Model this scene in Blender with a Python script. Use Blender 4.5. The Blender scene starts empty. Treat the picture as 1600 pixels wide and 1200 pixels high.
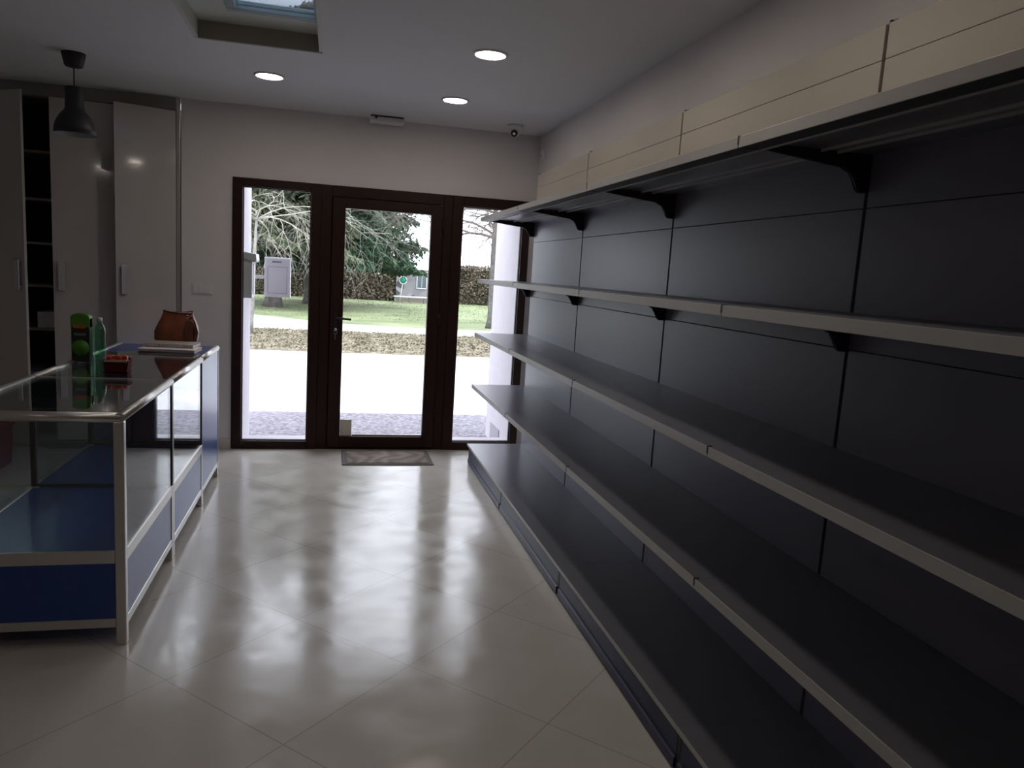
import bpy, math, random
from mathutils import Vector, Matrix

SC = bpy.context.scene
COL = SC.collection
PI = math.pi

# ------------------------------------------------------------------ camera, sky, exposure
F_PX = 1175.26
CAM_H = 1.5
RIGHT = Vector((0.9717689, -0.2279197, 0.0609740))
FWD = Vector((0.2345187, 0.9613947, -0.1439488))
UP = Vector((-0.0258113, 0.1541845, 0.9877049))
cam_data = bpy.data.cameras.new('camera')
cam = bpy.data.objects.new('camera', cam_data)
COL.objects.link(cam)
cam_data.sensor_fit = 'HORIZONTAL'
cam_data.sensor_width = 36.0
cam_data.lens = F_PX / 1600.0 * 36.0
cam_data.clip_start = 0.05
cam_data.clip_end = 500
rot = Matrix((RIGHT, UP, -FWD)).transposed()
cam.matrix_world = Matrix.Translation((0, 0, CAM_H)) @ rot.to_4x4()
SC.camera = cam

SKY_STRENGTH = 5.4
LAMP_STRENGTH = 50.0
w = bpy.data.worlds.new('overcast_sky')
SC.world = w
w.use_nodes = True
wn = w.node_tree.nodes
wl = w.node_tree.links
bg = wn['Background']
bg.inputs['Strength'].default_value = SKY_STRENGTH
tc = wn.new('ShaderNodeTexCoord')
nz = wn.new('ShaderNodeTexNoise'); nz.inputs['Scale'].default_value = 2.2; nz.inputs['Detail'].default_value = 4
cr = wn.new('ShaderNodeValToRGB')
cr.color_ramp.elements[0].position = 0.3; cr.color_ramp.elements[0].color = (0.80, 0.82, 1.0, 1)
cr.color_ramp.elements[1].position = 0.7; cr.color_ramp.elements[1].color = (0.95, 0.945, 1.0, 1)
wl.new(tc.outputs['Generated'], nz.inputs['Vector'])
wl.new(nz.outputs['Fac'], cr.inputs['Fac'])
wl.new(cr.outputs['Color'], bg.inputs['Color'])

SC.view_settings.view_transform = 'Standard'
SC.view_settings.look = 'None'
SC.view_settings.gamma = 1.0
SC.view_settings.use_curve_mapping = False
SC.view_settings.exposure = 0.0
SC.cycles.max_bounces = 12
SC.cycles.diffuse_bounces = 6
SC.cycles.glossy_bounces = 5
SC.cycles.transparent_max_bounces = 24
SC.cycles.sample_clamp_indirect = 6.0
SC.cycles.use_denoising = True
SC.cycles.caustics_reflective = False

# ------------------------------------------------------------------ measurements (metres)
D = 6.175            # inner face of the end wall
CZ = 2.63            # ceiling
XR = 1.621           # right wall
XC = -1.118          # where the end wall meets the wardrobe
XL = -3.3            # left wall
YB = -3.2            # rear wall
FL, FR, FT = -0.755, 1.572, 2.10
GZ = -0.10           # ground outside


# ------------------------------------------------------------------ materials
def new_mat(name):
    m = bpy.data.materials.new(name)
    m.use_nodes = True
    return m, m.node_tree.nodes, m.node_tree.links, m.node_tree.nodes['Principled BSDF']


def mat(name, color, rough=0.5, metal=0.0, spec=0.5, var=0.0, scale=8.0, bump=0.0, coat=0.0, transmission=0.0):
    m, n, l, b = new_mat(name)
    b.inputs['Base Color'].default_value = (*color, 1)
    b.inputs['Roughness'].default_value = rough
    b.inputs['Metallic'].default_value = metal
    b.inputs['Specular IOR Level'].default_value = spec
    b.inputs['Coat Weight'].default_value = coat
    b.inputs['Coat Roughness'].default_value = 0.05
    if var or bump:
        t = n.new('ShaderNodeTexCoord')
        z = n.new('ShaderNodeTexNoise')
        z.inputs['Scale'].default_value = scale
        z.inputs['Detail'].default_value = 5
        l.new(t.outputs['Object'], z.inputs['Vector'])
        if var:
            r = n.new('ShaderNodeValToRGB')
            r.color_ramp.elements[0].position = 0.3
            r.color_ramp.elements[1].position = 0.7
            r.color_ramp.elements[0].color = (*[c * (1 - var) for c in color], 1)
            r.color_ramp.elements[1].color = (*[min(1, c * (1 + var)) for c in color], 1)
            l.new(z.outputs['Fac'], r.inputs['Fac'])
            l.new(r.outputs['Color'], b.inputs['Base Color'])
        if bump:
            u = n.new('ShaderNodeBump')
            u.inputs['Strength'].default_value = bump
            u.inputs['Distance'].default_value = 0.01
            l.new(z.outputs['Fac'], u.inputs['Height'])
            l.new(u.outputs['Normal'], b.inputs['Normal'])
    return m


def two_tone(name, c0, c1, scale=3.0, detail=8, rough=0.9, bump=0.0, p0=0.35, p1=0.65, coord='Object'):
    m, n, l, b = new_mat(name)
    t = n.new('ShaderNodeTexCoord')
    z = n.new('ShaderNodeTexNoise')
    z.inputs['Scale'].default_value = scale
    z.inputs['Detail'].default_value = detail
    z.inputs['Roughness'].default_value = 0.7
    r = n.new('ShaderNodeValToRGB')
    r.color_ramp.elements[0].position = p0
    r.color_ramp.elements[1].position = p1
    r.color_ramp.elements[0].color = (*c0, 1)
    r.color_ramp.elements[1].color = (*c1, 1)
    l.new(t.outputs[coord], z.inputs['Vector'])
    l.new(z.outputs['Fac'], r.inputs['Fac'])
    l.new(r.outputs['Color'], b.inputs['Base Color'])
    b.inputs['Roughness'].default_value = rough
    b.inputs['Specular IOR Level'].default_value = 0.2
    if bump:
        u = n.new('ShaderNodeBump')
        u.inputs['Strength'].default_value = bump
        u.inputs['Distance'].default_value = 0.03
        l.new(z.outputs['Fac'], u.inputs['Height'])
        l.new(u.outputs['Normal'], b.inputs['Normal'])
    return m


def glass(name, tint=(0.93, 0.96, 0.95), f0=0.04, rough=0.0, gloss=1.0):
    """clear sheet glass: see-through with a Schlick reflection on both of its faces"""
    m = bpy.data.materials.new(name)
    m.use_nodes = True
    n, l = m.node_tree.nodes, m.node_tree.links
    n.clear()
    out = n.new('ShaderNodeOutputMaterial')
    mix = n.new('ShaderNodeMixShader')
    tr = n.new('ShaderNodeBsdfTransparent'); tr.inputs['Color'].default_value = (*tint, 1)
    gl = n.new('ShaderNodeBsdfGlossy'); gl.inputs['Roughness'].default_value = rough
    gl.inputs['Color'].default_value = (gloss, gloss, gloss, 1)
    geo = n.new('ShaderNodeNewGeometry')
    dot = n.new('ShaderNodeVectorMath'); dot.operation = 'DOT_PRODUCT'
    ab = n.new('ShaderNodeMath'); ab.operation = 'ABSOLUTE'
    sub = n.new('ShaderNodeMath'); sub.operation = 'SUBTRACT'; sub.inputs[0].default_value = 1.0; sub.use_clamp = True
    pw = n.new('ShaderNodeMath'); pw.operation = 'POWER'; pw.inputs[1].default_value = 5.0
    ma = n.new('ShaderNodeMath'); ma.operation = 'MULTIPLY_ADD'
    ma.inputs[1].default_value = 1 - f0; ma.inputs[2].default_value = f0
    l.new(geo.outputs['Incoming'], dot.inputs[0]); l.new(geo.outputs['Normal'], dot.inputs[1])
    l.new(dot.outputs['Value'], ab.inputs[0]); l.new(ab.outputs[0], sub.inputs[1])
    l.new(sub.outputs[0], pw.inputs[0]); l.new(pw.outputs[0], ma.inputs[0])
    l.new(ma.outputs[0], mix.inputs[0]); l.new(tr.outputs[0], mix.inputs[1]); l.new(gl.outputs[0], mix.inputs[2])
    l.new(mix.outputs[0], out.inputs['Surface'])
    return m


def emit(name, color, strength):
    m, n, l, b = new_mat(name)
    b.inputs['Base Color'].default_value = (0.8, 0.8, 0.8, 1)
    b.inputs['Emission Color'].default_value = (*color, 1)
    b.inputs['Emission Strength'].default_value = strength
    return m


def floor_material():
    m, n, l, b = new_mat('polished_tile')
    t = n.new('ShaderNodeTexCoord')
    mp = n.new('ShaderNodeMapping'); mp.vector_type = 'TEXTURE'
    mp.inputs['Location'].default_value = (-0.5428, 2.6903, 0)
    mp.inputs['Rotation'].default_value = (0, 0, 0.7792)
    br = n.new('ShaderNodeTexBrick')
    br.offset = 0.0; br.squash = 1.0
    br.inputs['Scale'].default_value = 1.0
    br.inputs['Brick Width'].default_value = 0.6095
    br.inputs['Row Height'].default_value = 0.6095
    br.inputs['Mortar Size'].default_value = 0.0020
    br.inputs['Mortar Smooth'].default_value = 0.3
    br.inputs['Color1'].default_value = (0.61, 0.58, 0.54, 1)
    br.inputs['Color2'].default_value = (0.59, 0.56, 0.52, 1)
    br.inputs['Mortar'].default_value = (0.36, 0.34, 0.31, 1)
    l.new(t.outputs['Object'], mp.inputs['Vector'])
    l.new(mp.outputs['Vector'], br.inputs['Vector'])
    # faint veins in the stone
    z = n.new('ShaderNodeTexNoise'); z.inputs['Scale'].default_value = 3.0; z.inputs['Detail'].default_value = 8
    z.inputs['Distortion'].default_value = 1.0
    r = n.new('ShaderNodeValToRGB')
    r.color_ramp.elements[0].position = 0.3; r.color_ramp.elements[0].color = (0.93, 0.92, 0.9, 1)
    r.color_ramp.elements[1].position = 0.7; r.color_ramp.elements[1].color = (1, 1, 1, 1)
    mx = n.new('ShaderNodeMix'); mx.data_type = 'RGBA'; mx.blend_type = 'MULTIPLY'; mx.inputs['Factor'].default_value = 1.0
    l.new(t.outputs['Object'], z.inputs['Vector']); l.new(z.outputs['Fac'], r.inputs['Fac'])
    l.new(br.outputs['Color'], mx.inputs[6]); l.new(r.outputs['Color'], mx.inputs[7])
    l.new(mx.outputs[2], b.inputs['Base Color'])
    # uneven polish: smeared, slightly wavy
    z2 = n.new('ShaderNodeTexNoise'); z2.inputs['Scale'].default_value = 5.0; z2.inputs['Detail'].default_value = 6
    mr = n.new('ShaderNodeMapRange'); mr.inputs['From Min'].default_value = 0.35; mr.inputs['From Max'].default_value = 0.65
    mr.inputs['To Min'].default_value = 0.13; mr.inputs['To Max'].default_value = 0.24
    l.new(t.outputs['Object'], z2.inputs['Vector']); l.new(z2.outputs['Fac'], mr.inputs['Value'])
    l.new(mr.outputs['Result'], b.inputs['Roughness'])
    z3 = n.new('ShaderNodeTexNoise'); z3.inputs['Scale'].default_value = 9.0; z3.inputs['Detail'].default_value = 2
    bu = n.new('ShaderNodeBump'); bu.inputs['Strength'].default_value = 0.06; bu.inputs['Distance'].default_value = 0.01
    l.new(t.outputs['Object'], z3.inputs['Vector']); l.new(z3.outputs['Fac'], bu.inputs['Height'])
    l.new(bu.outputs['Normal'], b.inputs['Normal'])
    b.inputs['Specular IOR Level'].default_value = 0.65
    return m


def stone_material():
    m, n, l, b = new_mat('rubble_stone')
    t = n.new('ShaderNodeTexCoord')
    v = n.new('ShaderNodeTexVoronoi'); v.inputs['Scale'].default_value = 3.2
    r = n.new('ShaderNodeValToRGB')
    r.color_ramp.elements[0].color = (0.05, 0.05, 0.055, 1)
    r.color_ramp.elements[1].color = (0.40, 0.38, 0.41, 1)
    l.new(t.outputs['Object'], v.inputs['Vector'])
    l.new(v.outputs['Color'], r.inputs['Fac'])
    l.new(r.outputs['Color'], b.inputs['Base Color'])
    b.inputs['Roughness'].default_value = 0.9
    return m


def mat_rug():
    m, n, l, b = new_mat('coir')
    t = n.new('ShaderNodeTexCoord')
    z = n.new('ShaderNodeTexNoise'); z.inputs['Scale'].default_value = 260; z.inputs['Detail'].default_value = 2
    z2 = n.new('ShaderNodeTexWave'); z2.inputs['Scale'].default_value = 2.2; z2.inputs['Distortion'].default_value = 16
    mth = n.new('ShaderNodeMath'); mth.operation = 'MULTIPLY'
    r = n.new('ShaderNodeValToRGB')
    r.color_ramp.elements[0].color = (0.10, 0.075, 0.06, 1); r.color_ramp.elements[1].color = (0.20, 0.165, 0.145, 1)
    r.color_ramp.elements[1].position = 0.6
    l.new(t.outputs['Object'], z.inputs['Vector']); l.new(t.outputs['Object'], z2.inputs['Vector'])
    l.new(z.outputs['Fac'], mth.inputs[0]); l.new(z2.outputs['Fac'], mth.inputs[1])
    l.new(mth.outputs[0], r.inputs['Fac']); l.new(r.outputs['Color'], b.inputs['Base Color'])
    b.inputs['Roughness'].default_value = 0.95
    return m


M = {}
M['wall'] = mat('white_plaster', (0.72, 0.69, 0.685), 0.75, var=0.02, scale=3, bump=0.05)
M['ceiling'] = mat('ceiling_paint', (0.74, 0.74, 0.75), 0.8, var=0.01, scale=2)
M['render'] = mat('outdoor_render', (0.56, 0.53, 0.57), 0.85, var=0.03, scale=6)
M['plinth'] = mat('plinth_render', (0.36, 0.34, 0.38), 0.85)
M['tile_base'] = mat('skirting_tile', (0.62, 0.58, 0.53), 0.3)
M['floor'] = floor_material()
M['brown'] = mat('brown_upvc', (0.030, 0.013, 0.011), 0.42, spec=0.2, var=0.15, scale=30)
M['brown_dark'] = mat('brown_gasket', (0.01, 0.008, 0.008), 0.6)
M['pane'] = glass('window_glass', (0.95, 0.97, 0.96))
M['case_glass'] = glass('showcase_glass', (0.90, 0.94, 0.93), 0.045)
M['chrome'] = mat('chrome', (0.75, 0.75, 0.76), 0.18, 1.0)
M['alu'] = mat('anodised_aluminium', (0.60, 0.58, 0.56), 0.34, 0.85)
M['alu_dark'] = mat('aluminium_channel', (0.06, 0.06, 0.065), 0.4, 0.5)
M['blue'] = mat('blue_laminate', (0.016, 0.055, 0.25), 0.28, var=0.03, scale=3)
M['shelf'] = mat('shaded_shelf_steel', (0.145, 0.145, 0.17), 0.30, 0.0, spec=0.8, var=0.03, scale=4)  # shade between the shelves is put into this dark grey
M['panel'] = mat('shaded_panel_steel', (0.168, 0.160, 0.212), 0.40, 0.0, var=0.03, scale=2)  # darker, cooler copy of the cream panels; shade mixed into the colour
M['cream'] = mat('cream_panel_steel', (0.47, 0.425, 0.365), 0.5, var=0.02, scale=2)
M['lip'] = mat('shelf_price_edge', (0.44, 0.43, 0.42), 0.42)
M['navy'] = mat('navy_plinth_steel', (0.022, 0.030, 0.085), 0.38, spec=0.35)
M['post'] = mat('slotted_post_steel', (0.025, 0.022, 0.022), 0.5)
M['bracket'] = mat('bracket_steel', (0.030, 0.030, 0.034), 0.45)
M['black'] = mat('black_plastic', (0.012, 0.012, 0.013), 0.5)
M['lamp_black'] = mat('lamp_black_metal', (0.018, 0.019, 0.022), 0.45)
M['lamp_in'] = mat('lamp_lining', (0.35, 0.36, 0.38), 0.5)
M['white_plastic'] = mat('white_plastic', (0.72, 0.72, 0.72), 0.4)
M['gloss_white'] = mat('gloss_white_board', (0.50, 0.475, 0.46), 0.10, var=0.01, scale=2, coat=0.6)
M['cab_in'] = mat('cabinet_board', (0.30, 0.29, 0.27), 0.6)
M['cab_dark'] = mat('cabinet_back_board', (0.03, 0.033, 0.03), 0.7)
M['handle'] = mat('satin_handle', (0.62, 0.62, 0.70), 0.35, 0.6)
M['leather'] = mat('tan_leather', (0.23, 0.062, 0.022), 0.42, var=0.35, scale=14, bump=0.4)
M['leather_dark'] = mat('dark_leather', (0.10, 0.022, 0.010), 0.45, var=0.3, scale=14, bump=0.3)
M['paper'] = mat('paper', (0.80, 0.70, 0.70), 0.8)
M['paper2'] = mat('paper_beige', (0.72, 0.68, 0.55), 0.8)
M['cover'] = mat('grey_cardboard', (0.40, 0.36, 0.31), 0.7)
M['red'] = mat('red_plastic', (0.20, 0.012, 0.012), 0.35)
M['red_dark'] = mat('dark_red_card', (0.085, 0.010, 0.014), 0.8, spec=0.1)
M['sweet_r'] = mat('red_wrapper', (0.60, 0.05, 0.02), 0.3)
M['sweet_o'] = mat('orange_wrapper', (0.75, 0.20, 0.03), 0.3)
M['sweet_k'] = mat('black_wrapper', (0.01, 0.01, 0.01), 0.3)
M['green'] = mat('green_card', (0.07, 0.24, 0.012), 0.45)
M['green_dark'] = mat('black_green_card', (0.006, 0.014, 0.008), 0.4)
M['orange'] = mat('orange_print', (0.55, 0.10, 0.01), 0.5)
M['bottle'] = glass('green_bottle_plastic', (0.45, 0.80, 0.62), 0.07, 0.05)
M['frost'] = glass('skylight_pane_glass', (0.34, 0.37, 0.39), 0.04, 0.1)
M['sky_frame'] = mat('skylight_frame_paint', (0.30, 0.38, 0.41), 0.5)
M['shaft'] = mat('shaft_board', (0.62, 0.64, 0.58), 0.7)
M['shaft_edge'] = mat('shaft_trim', (0.34, 0.31, 0.26), 0.6)
M['led'] = emit('led_diffuser', (1.0, 0.89, 0.77), LAMP_STRENGTH)
M['rug'] = mat_rug()
M['rug_edge'] = mat('rug_border_rubber', (0.10, 0.09, 0.085), 0.9)
M['mailbox'] = mat('mailbox_enamel', (0.80, 0.80, 0.84), 0.4)
M['mailbox_seam'] = mat('mailbox_seam', (0.22, 0.22, 0.26), 0.5)
M['gravel'] = two_tone('gravel', (0.08, 0.075, 0.09), (0.34, 0.32, 0.36), 22, 12, bump=0.5)
M['concrete'] = two_tone('pale_concrete', (0.36, 0.35, 0.36), (0.55, 0.54, 0.54), 1.2, 8, p0=0.3, p1=0.55)
M['asphalt'] = two_tone('pale_asphalt', (0.42, 0.42, 0.42), (0.48, 0.48, 0.48), 2.0, 4)
M['verge'] = two_tone('dry_verge', (0.075, 0.068, 0.04), (0.30, 0.26, 0.19), 4.0, 12, bump=0.6)
M['path'] = two_tone('pale_path', (0.45, 0.44, 0.42), (0.55, 0.54, 0.52), 1.0, 4)
M['grass'] = two_tone('lawn_grass', (0.10, 0.135, 0.06), (0.27, 0.31, 0.17), 0.55, 10, p0=0.3, p1=0.62)
M['bark'] = two_tone('bark', (0.045, 0.04, 0.04), (0.14, 0.125, 0.12), 9, 6, bump=0.6)
M['bark_pale'] = two_tone('pale_bark', (0.16, 0.15, 0.14), (0.32, 0.31, 0.29), 9, 6)
M['bark_grey'] = two_tone('grey_bark', (0.07, 0.065, 0.065), (0.17, 0.16, 0.155), 9, 6)
M['twig'] = two_tone('twig_bark', (0.25, 0.24, 0.20), (0.42, 0.40, 0.35), 4, 4)
M['twig_dark'] = two_tone('brown_twig', (0.12, 0.10, 0.09), (0.22, 0.19, 0.17), 4, 4)
M['fir'] = two_tone('fir_needles', (0.018, 0.042, 0.026), (0.075, 0.13, 0.075), 1.3, 6, p0=0.3, p1=0.7)
M['fir2'] = two_tone('fir_needles_olive', (0.035, 0.048, 0.03), (0.13, 0.15, 0.09), 1.3, 6, p0=0.3, p1=0.7)
M['hedge'] = two_tone('hedge_leaves', (0.07, 0.07, 0.045), (0.27, 0.22, 0.17), 2.5, 8)
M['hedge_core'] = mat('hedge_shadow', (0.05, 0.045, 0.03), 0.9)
M['stone'] = stone_material()
M['slate'] = mat('slate_roof', (0.20, 0.17, 0.16), 0.8)
M['glass_dark'] = mat('hut_window_glass', (0.06, 0.09, 0.11), 0.15)
M['green_paint'] = mat('green_paint', (0.01, 0.22, 0.12), 0.5)
M['white_paint'] = mat('white_paint', (0.6, 0.6, 0.62), 0.5)


# ------------------------------------------------------------------ mesh helpers
class MB:
    def __init__(self):
        self.v, self.f, self.sm = [], [], []

    def add(self, vs, fs, smooth=False):
        o = len(self.v)
        self.v += [tuple(q) for q in vs]
        self.f += [tuple(i + o for i in f) for f in fs]
        self.sm += [smooth] * len(fs)
        return self

    def box(self, x0, x1, y0, y1, z0, z1):
        vs = [(x0, y0, z0), (x1, y0, z0), (x1, y1, z0), (x0, y1, z0), (x0, y0, z1), (x1, y0, z1), (x1, y1, z1), (x0, y1, z1)]
        return self.add(vs, [(0, 3, 2, 1), (4, 5, 6, 7), (0, 1, 5, 4), (1, 2, 6, 5), (2, 3, 7, 6), (3, 0, 4, 7)])

    def obox(self, c, half, ang=0.0, tilt=0.0):
        """box about centre c turned by ang around z"""
        R = Matrix.Rotation(ang, 3, 'Z') @ Matrix.Rotation(tilt, 3, 'X')
        hx, hy, hz = half
        c = Vector(c)
        vs = [c + R @ Vector(p) for p in ((-hx, -hy, -hz), (hx, -hy, -hz), (hx, hy, -hz), (-hx, hy, -hz), (-hx, -hy, hz), (hx, -hy, hz), (hx, hy, hz), (-hx, hy, hz))]
        return self.add(vs, [(0, 3, 2, 1), (4, 5, 6, 7), (0, 1, 5, 4), (1, 2, 6, 5), (2, 3, 7, 6), (3, 0, 4, 7)])

    def prism_y(self, poly, y0, y1):
        """polygon in x,z swept from y0 to y1"""
        n = len(poly)
        a = sum(poly[i][0] * poly[(i + 1) % n][1] - poly[(i + 1) % n][0] * poly[i][1] for i in range(n))
        if a > 0:
            poly = poly[::-1]
        vs = [(x, y0, z) for x, z in poly] + [(x, y1, z) for x, z in poly]
        fs = [tuple(range(n))[::-1], tuple(range(n, 2 * n))]
        fs += [(i, (i + 1) % n, n + (i + 1) % n, n + i) for i in range(n)]
        return self.add(vs, fs)

    def prism_z(self, poly, z0, z1):
        n = len(poly)
        a = sum(poly[i][0] * poly[(i + 1) % n][1] - poly[(i + 1) % n][0] * poly[i][1] for i in range(n))
        if a < 0:
            poly = poly[::-1]
        vs = [(x, y, z0) for x, y in poly] + [(x, y, z1) for x, y in poly]
        fs = [tuple(range(n))[::-1], tuple(range(n, 2 * n))]
        fs += [(i, (i + 1) % n, n + (i + 1) % n, n + i) for i in range(n)]
        return self.add(vs, fs)

    def lathe(self, prof, c=(0, 0, 0), seg=32, smooth=True, axis='z', closed=True):
        """profile of (r, h) turned about the axis through c"""
        n = len(prof)
        vs = []
        for r, h in prof:
            for k in range(seg):
                a = 2 * PI * k / seg
                if axis == 'z':
                    p = (c[0] + r * math.cos(a), c[1] + r * math.sin(a), c[2] + h)
                elif axis == 'y':
                    p = (c[0] + r * math.cos(a), c[1] + h, c[2] + r * math.sin(a))
                else:
                    p = (c[0] + h, c[1] + r * math.cos(a), c[2] + r * math.sin(a))
                vs.append(p)
        fs = []
        for i in range(n - 1):
            for k in range(seg):
                fs.append((i * seg + k, i * seg + (k + 1) % seg, (i + 1) * seg + (k + 1) % seg, (i + 1) * seg + k))
        if closed:
            fs.append(tuple(range(seg))[::-1])
            fs.append(tuple(range((n - 1) * seg, n * seg)))
        return self.add(vs, fs, smooth)

    def tube(self, pts, rad, seg=8, smooth=True):
        pts = [Vector(p) for p in pts]
        rads = rad if isinstance(rad, (list, tuple)) else [rad] * len(pts)
        vs, fs = [], []
        ref = Vector((0, 0, 1))
        for i, p in enumerate(pts):
            d = (pts[min(i + 1, len(pts) - 1)] - pts[max(i - 1, 0)]).normalized()
            a = d.cross(ref)
            if a.length < 0.2:
                a = d.cross(Vector((1, 0, 0)))
            a.normalize()
            b = d.cross(a)
            for k in range(seg):
                t = 2 * PI * k / seg
                vs.append(p + (a * math.cos(t) + b * math.sin(t)) * rads[i])
        for i in range(len(pts) - 1):
            for k in range(seg):
                fs.append((i * seg + k, (i + 1) * seg + k, (i + 1) * seg + (k + 1) % seg, i * seg + (k + 1) % seg))
        self.add(vs, fs, smooth)
        o = len(self.v) - len(vs)
        self.f += [tuple(range(o, o + seg)), tuple(range(o + (len(pts) - 1) * seg, o + len(pts) * seg))[::-1]]
        self.sm += [False, False]
        return self

    def build(self, name, m, parent=None, org=(0, 0, 0), bevel=0.0, seg=2):
        me = bpy.data.meshes.new(name)
        me.from_pydata([(x - org[0], y - org[1], z - org[2]) for x, y, z in self.v], [], self.f)
        me.polygons.foreach_set('use_smooth', self.sm)
        me.materials.append(m)
        me.update()
        o = bpy.data.objects.new(name, me)
        COL.objects.link(o)
        if parent is not None:
            o.parent = parent
        else:
            o.location = org
        if bevel:
            bv = o.modifiers.new('bevel', 'BEVEL')
            bv.width = bevel
            bv.segments = seg
            bv.limit_method = 'ANGLE'
            bv.angle_limit = math.radians(40)
        return o


def B(*a):
    return MB().box(*a)


def thing(name, label, cat, loc, group=None):
    o = bpy.data.objects.new(name, None)
    o.empty_display_size = 0.1
    COL.objects.link(o)
    o.location = loc
    o['label'] = label
    o['category'] = cat
    if group:
        o['group'] = group
    return o


def tag(o, label, cat, group=None, kind=None):
    o['label'] = label
    o['category'] = cat
    if group:
        o['group'] = group
    if kind:
        o['kind'] = kind
    return o


def struct(o, label=None, cat=None):
    o['kind'] = 'structure'
    if label:
        o['label'] = label
        o['category'] = cat
    return o


def copy_tree(o, parent=None):
    c = o.copy()
    COL.objects.link(c)
    if parent is not None:
        c.parent = parent
    for ch in [q for q in bpy.data.objects if q.parent == o]:
        copy_tree(ch, c)
    return c


# ------------------------------------------------------------------ room shell
fl = MB().box(XL, XR, YB, D + 0.12, -0.12, 0.0)
struct(fl.build('floor', M['floor']), 'polished cream floor tiles laid diagonally across the shop', 'floor')
# ceiling with the hatch opening for the roof light
SX0, SX1, SY0, SY1 = -0.722, -0.107, 2.95, 4.445
c = MB()
HT = 0.02
for x0, x1, y0, y1 in ((XL, SX0 - HT, YB, D + 0.25), (SX1 + HT, XR, YB, D + 0.25), (SX0 - HT, SX1 + HT, YB, SY0 - HT), (SX0 - HT, SX1 + HT, SY1 + HT, D + 0.25)):
    c.box(x0, x1, y0, y1, CZ, CZ + 0.12)
struct(c.build('ceiling', M['ceiling']), 'white plasterboard ceiling over the shop', 'ceiling')
struct(B(XR, XR + 0.15, YB, D + 0.25, -0.12, CZ + 0.12).build('wall_right', M['wall']), 'plain plaster wall behind the shelving run', 'wall')
struct(B(XL - 0.15, XL, YB, D + 0.7, -0.12, CZ + 0.12).build('wall_left', M['wall']), 'plain wall on the counter side', 'wall')
struct(B(XL - 0.15, XR + 0.15, YB - 0.15, YB, -0.12, CZ + 0.12).build('wall_rear', M['wall']), 'rear wall of the shop', 'wall')
wb = MB()
wb.box(XC, FL, D, D + 0.22, 0, CZ)
wb.box(FL, FR, D, D + 0.22, FT, CZ)
wb.box(FR, XR, D, D + 0.22, 0, CZ)
struct(wb.build('wall_end', M['wall']), 'plaster end wall around the glazed shop entrance', 'wall')
wo = MB()
wo.box(XL - 0.15, XC, D + 0.62, D + 0.85, GZ, CZ + 0.12)
wo.box(XC, -0.70, D + 0.22, D + 0.80, GZ, CZ + 0.4)
wo.box(1.515, 2.3, D + 0.22, D + 1.03, GZ, CZ + 0.4)
wo.box(1.515, FR, D + 0.046, D + 0.22, 0.0, FT)
wo.box(FL, -0.70, D + 0.046, D + 0.22, 0.0, FT)
wo.box(-0.70, 1.515, D + 0.22, D + 0.5, FT + 0.25, CZ + 0.4)
struct(wo.build('wall_outer', M['render']), 'pale rendered outside wall forming the deep entrance reveals', 'wall')
struct(B(-0.70, 1.515, D + 0.10, D + 0.32, GZ, 0.035).build('trim_1', M['render']), 'pale threshold slab outside the entrance glazing', 'threshold')
struct(B(1.508, 1.515, D + 0.42, D + 0.80, GZ, 0.08).build('trim_2', M['plinth']), 'low grey plinth strip on the right entrance reveal', 'plinth')
# baseboards
bb = B(XC, FL - 0.002, D - 0.012, D, 0, 0.078)
struct(bb.build('baseboard_end', M['tile_base'], bevel=0.002), 'cream tile skirting left of the entrance', 'baseboard')

# roof light recess
sh = MB()
t_ = 0.02
sh.box(SX0 - t_, SX0, SY0, SY1, CZ - 0.001, CZ + 0.12)
sh.box(SX1, SX1 + t_, SY0, SY1, CZ - 0.001, CZ + 0.12)
sh.box(SX0 - t_, SX1 + t_, SY0 - t_, SY0, CZ, CZ + 0.12)
sh.box(SX0 - t_, SX1 + t_, SY1, SY1 + t_, CZ + 0.056, CZ + 0.12)
win3 = struct(sh.build('window_3', M['shaft'], org=(-0.4, 3.7, CZ)), 'recessed roof light hatch in the ceiling', 'roof light')
O3 = (-0.4, 3.7, CZ)
B(SX0, SX1 + t_, SY1 - 0.002, SY1 + t_, CZ - 0.004, CZ + 0.086).build('recess_trim', M['shaft_edge'], win3, O3)
lp = MB()
gx0, gx1, gy1, gy0 = -0.50, -0.125, 4.18, 3.2
lp.box(SX0, SX1, gy1 + 0.045, SY1 + t_, CZ + 0.085, CZ + 0.12)
lp.box(SX0, gx0 - 0.05, SY0, gy1 + 0.045, CZ + 0.085, CZ + 0.12)
lp.box(SX0, SX1, SY0, gy0, CZ + 0.085, CZ + 0.12)
lp.build('lining_board', M['shaft'], win3, O3)
sf = MB()
sf.box(gx0 - 0.05, SX1, gy1, gy1 + 0.045, CZ + 0.085, CZ + 0.13)
sf.box(gx0 - 0.05, gx0, gy0, gy1, CZ + 0.085, CZ + 0.13)
sf.box(gx1, SX1, gy0, gy1, CZ + 0.085, CZ + 0.13)
sf.build('window_frame', M['sky_frame'], win3, O3, bevel=0.004)
B(gx0, gx1, gy0, gy1, CZ + 0.105, CZ + 0.111).build('pane', M['frost'], win3, O3)

# ------------------------------------------------------------------ entrance glazing
YF0, YF1 = D - 0.02, D + 0.045     # frame depth


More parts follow.
